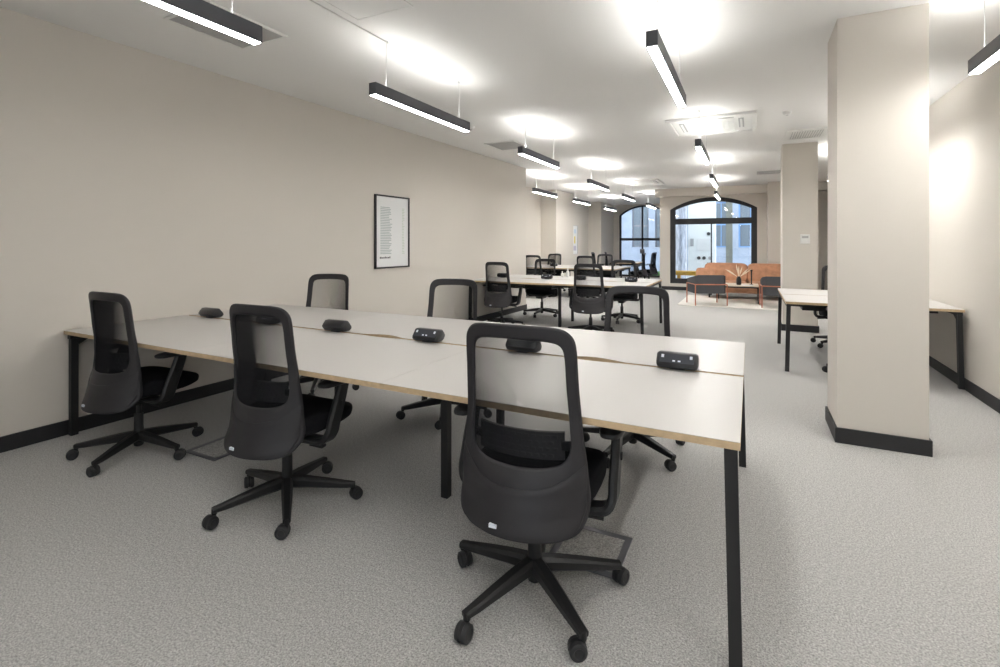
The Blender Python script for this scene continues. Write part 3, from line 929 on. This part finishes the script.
t = thing('coffee_table', 'low rectangular coffee table with pale top and black legs between the armchairs', 'coffee table', (-.25, 12.34, .015))
obj('table_top', box(B(), -.42, .42, -.37, .37, .362, .39, .005, 1), M['tabletop'], t)
b = B(); box(b, -.42, .42, -.37, -.35, .335, .3615); box(b, -.42, .42, .35, .37, .335, .3615); box(b, -.42, -.40, -.35, .35, .335, .3615); box(b, .40, .42, -.35, .35, .335, .3615)
obj('frame', b, M['frame_black'], t)
for sx in (-1, 1):
    for sy in (-1, 1): obj('leg', box(B(), sx*.41-.012, sx*.41+.012, sy*.36-.012, sy*.36+.012, 0, .335), M['frame_black'], t)
t = thing('vase', 'black ribbed vase holding dried pampas on the coffee table', 'vase', (-.22, 12.10, .4055))
obj('body', lathe(B(), [(.035, 0), (.05, .01), (.055, .08), (.05, .14), (.032, .17), (.036, .19)]), M['vase'], t, True)
random.seed(11)
for ang, ln, tl in ((10, .30, .9), (60, .28, .5), (120, .32, .35), (165, .30, .95), (200, .34, 1.0), (330, .3, .8), (95, .26, .2)):
    a_ = math.radians(ang); b = B()
    d = Vector((math.cos(a_)*math.sin(tl), math.sin(a_)*math.sin(tl)*.5, math.cos(tl)))
    p = [Vector((0, 0, .16))+d*ln*f for f in (0, .3, .6, .8, 1)]
    for q in range(5):
        pass
    sweep(b, p, [.004, .012, .030, .024, .004], [.004, .012, .028, .022, .004], (0, 1, 0), .9)
    obj('pampas_stem', b, M['pampas'], t, True)
t = thing('candlestick', 'thin black candlestick right of the vase on the coffee table', 'candlestick', (.03, 12.22, .4055))
obj('base', lathe(B(), [(.04, 0), (.04, .008), (.008, .02)]), M['vase'], t, True)
obj('stem', cyl(B(), (0, 0, .018), (0, 0, .30), .014, n=10), M['vase'], t, True)
obj('cup', lathe(B(), [(.016, .30), (.024, .32), (.026, .335)]), M['vase'], t, True)
t = thing('book', 'open white book lying on the front of the coffee table', 'book', (-.05, 12.0, .4055), .2)
obj('cover', box(B(), -.12, .12, -.08, .08, 0, .003), M['white'], t)
obj('pages', box(B(), -.112, .112, -.072, .072, .0032, .014, .004, 1), M['paper'], t)

# ------------------------------------------------------------------ outside
gd = struct('trim_2', box(B(), -14, 10, 19.76, 30, -.2, -.02), M['pave'], label='pavement outside the far window')
struct('trim_3', box(B(), -2.11, 10, 14.96, 19.755, -.2, -.02), M['pave'], label='pavement outside the arched window')
# street building opposite
t = thing('stone_building', 'pale stone building across the street seen through the windows', 'building', (-2, 24, -.02))
b = B()
WX = [(-5.0, -4.2), (-3.07, -2.29), (-2.0, -1.25), (-.55, .05), (.55, 1.15), (1.55, 2.5), (3.1, 4.0)]
edges = [-8.6]+[v for w_ in WX for v in w_]+[8.0]
piers = [(edges[q], edges[q+1]) for q in range(0, len(edges), 2)]
box(b, edges[0], edges[-1], 0, .6, 0, 1.15); box(b, edges[0], edges[-1], 0, .6, 3.2, 9)
for xa, xb in piers:
    box(b, xa, xb, 0, .6, 1.15, 3.2)
    for z in (1.5, 1.85, 2.2, 2.55, 2.9): box(b, xa+.005, xb-.005, -.012, -.0005, z-.012, z+.012)
for z in (.35, .75, 1.15): box(b, edges[0], edges[-1], -.012, -.0005, z-.012, z+.012)
obj('facade', b, M['stone'], t)
for k, (xa, xb) in enumerate(WX):
    w_ = obj('window_frame', box(B(), xa, xb, .12, .18, 1.16, 3.19), M['blueframe'] if k > 3 else M['steel_grey'], t)
    for q in range(2):
        u0 = xa+.05+(xb-xa-.1)*q/2+.02; u1 = xa+.05+(xb-xa-.1)*(q+1)/2-.02
        for z0, z1 in ((1.22, 2.15), (2.22, 3.13)): obj('pane', box(B(), u0, u1, .10, .119, z0, z1), M['winglass'], w_)
# white service wall with round vents just outside the lounge window
t = thing('service_kiosk', 'white service wall with round black vents seen through the arched window', 'kiosk', (-1.43, 17.5, -.02))
obj('wall_panel', box(B(), -.42, .42, 0, .5, 0, 3.6, .01, 1), M['whitepanel'], t)
for x, z in ((-.08, .86), (.08, .86), (.26, .86), (.22, 1.66)):
    obj('round_vent', cyl(B(), (x, -.03, z), (x, -.0005, z), .055, n=16), M['dark_slot'] if x < .25 else M['grille_grey'], t)
obj('notice_board', box(B(), -.14, .28, -.02, -.0005, 1.1, 1.5), M['white'], t)
obj('grey_box', box(B(), .17, .33, -.05, -.0005, .45, .72), M['grille_grey'], t)
obj('conduit_box', box(B(), -.34, -.24, -.04, -.0005, 1.25, 1.5), M['grille_grey'], t)
t = thing('column', 'dark olive column outside, right part of the arched window', 'column', (-.62, 18.2, -.02))
obj('shaft', box(B(), -.10, .10, -.1, .1, 0.02, 4.2), M['olive'], t)
obj('plinth', box(B(), -.13, .13, -.13, .13, 0, .0195), M['stone'], t)
t = thing('bench', 'yellow bench standing outside behind the arched window', 'bench', (-1.60, 15.6, -.02))
obj('seat_plank', box(B(), -.42, .62, -.22, .22, .40, .52, .01, 1), M['yellow'], t)
for x in (-.3, .4): obj('leg', box(B(), x-.04, x+.04, -.12, .12, 0, .3995), M['yellow'], t)

def shrub(x, y, r, seed, label):
    random.seed(seed); b = B()
    for k in range(420):
        p = Vector((random.gauss(0, 1), random.gauss(0, 1), random.gauss(0, 1))).normalized()*r*random.uniform(.6, 1)
        p.z = abs(p.z)*.8+.02
        d = Vector((random.uniform(-1, 1), random.uniform(-1, 1), random.uniform(0, 1))).normalized()
        s = d.orthogonal().normalized()*.018; L = .07
        v = [b.verts.new(Vector((p.x, p.y, p.z))+q) for q in (Vector((0, 0, 0)), s+d*L*.5, d*L, -s+d*L*.5)]
        b.faces.new(v)
    me = bpy.data.meshes.new('foliage')
    t = thing('shrub', label, 'shrub', (x, y, -.02))
    obj('foliage', b, M['green'], t)
    obj('stem', cyl(B(), (0, 0, 0), (0, 0, r*.5), .015, n=8), M['olive'], t)
shrub(-3.42, 20.35, .28, 1, 'low green shrub outside the far window, left one')
shrub(-2.70, 20.55, .34, 2, 'low green shrub outside the far window, right one')

# ------------------------------------------------------------------ world, camera
pl = bpy.data.lights.new('daylight_portal', 'AREA'); pl.shape = 'RECTANGLE'; pl.size = 1.59; pl.size_y = 2.1; pl.cycles.is_portal = True
po = bpy.data.objects.new('daylight_portal', pl); COL.objects.link(po); po.location = (.705, Y0-.1, 1.55); po.rotation_euler = (PI/2, 0, 0)  # sky sampling portal set in the added window opening
w = bpy.data.worlds.new('sky'); S.world = w; w.use_nodes = True
bg = w.node_tree.nodes['Background']; bg.inputs[0].default_value = (.80, .90, 1, 1); bg.inputs[1].default_value = 1.6

cam = bpy.data.cameras.new('camera'); co = bpy.data.objects.new('camera', cam); COL.objects.link(co)
cam.sensor_width = 36; cam.sensor_fit = 'HORIZONTAL'; cam.lens = 491/1000*36
cam.shift_y = -(333.5-243)/1000
cam.clip_start = .05
co.location = (0, 0, 1.335); co.rotation_euler = (PI/2, 0, math.radians(26.98))
S.camera = co
S.view_settings.view_transform = 'Standard'; S.view_settings.look = 'None'
S.view_settings.exposure = 1.08; S.view_settings.gamma = 1
S.view_settings.use_curve_mapping = False
S.cycles.max_bounces = 8
S.cycles.transparent_max_bounces = 24
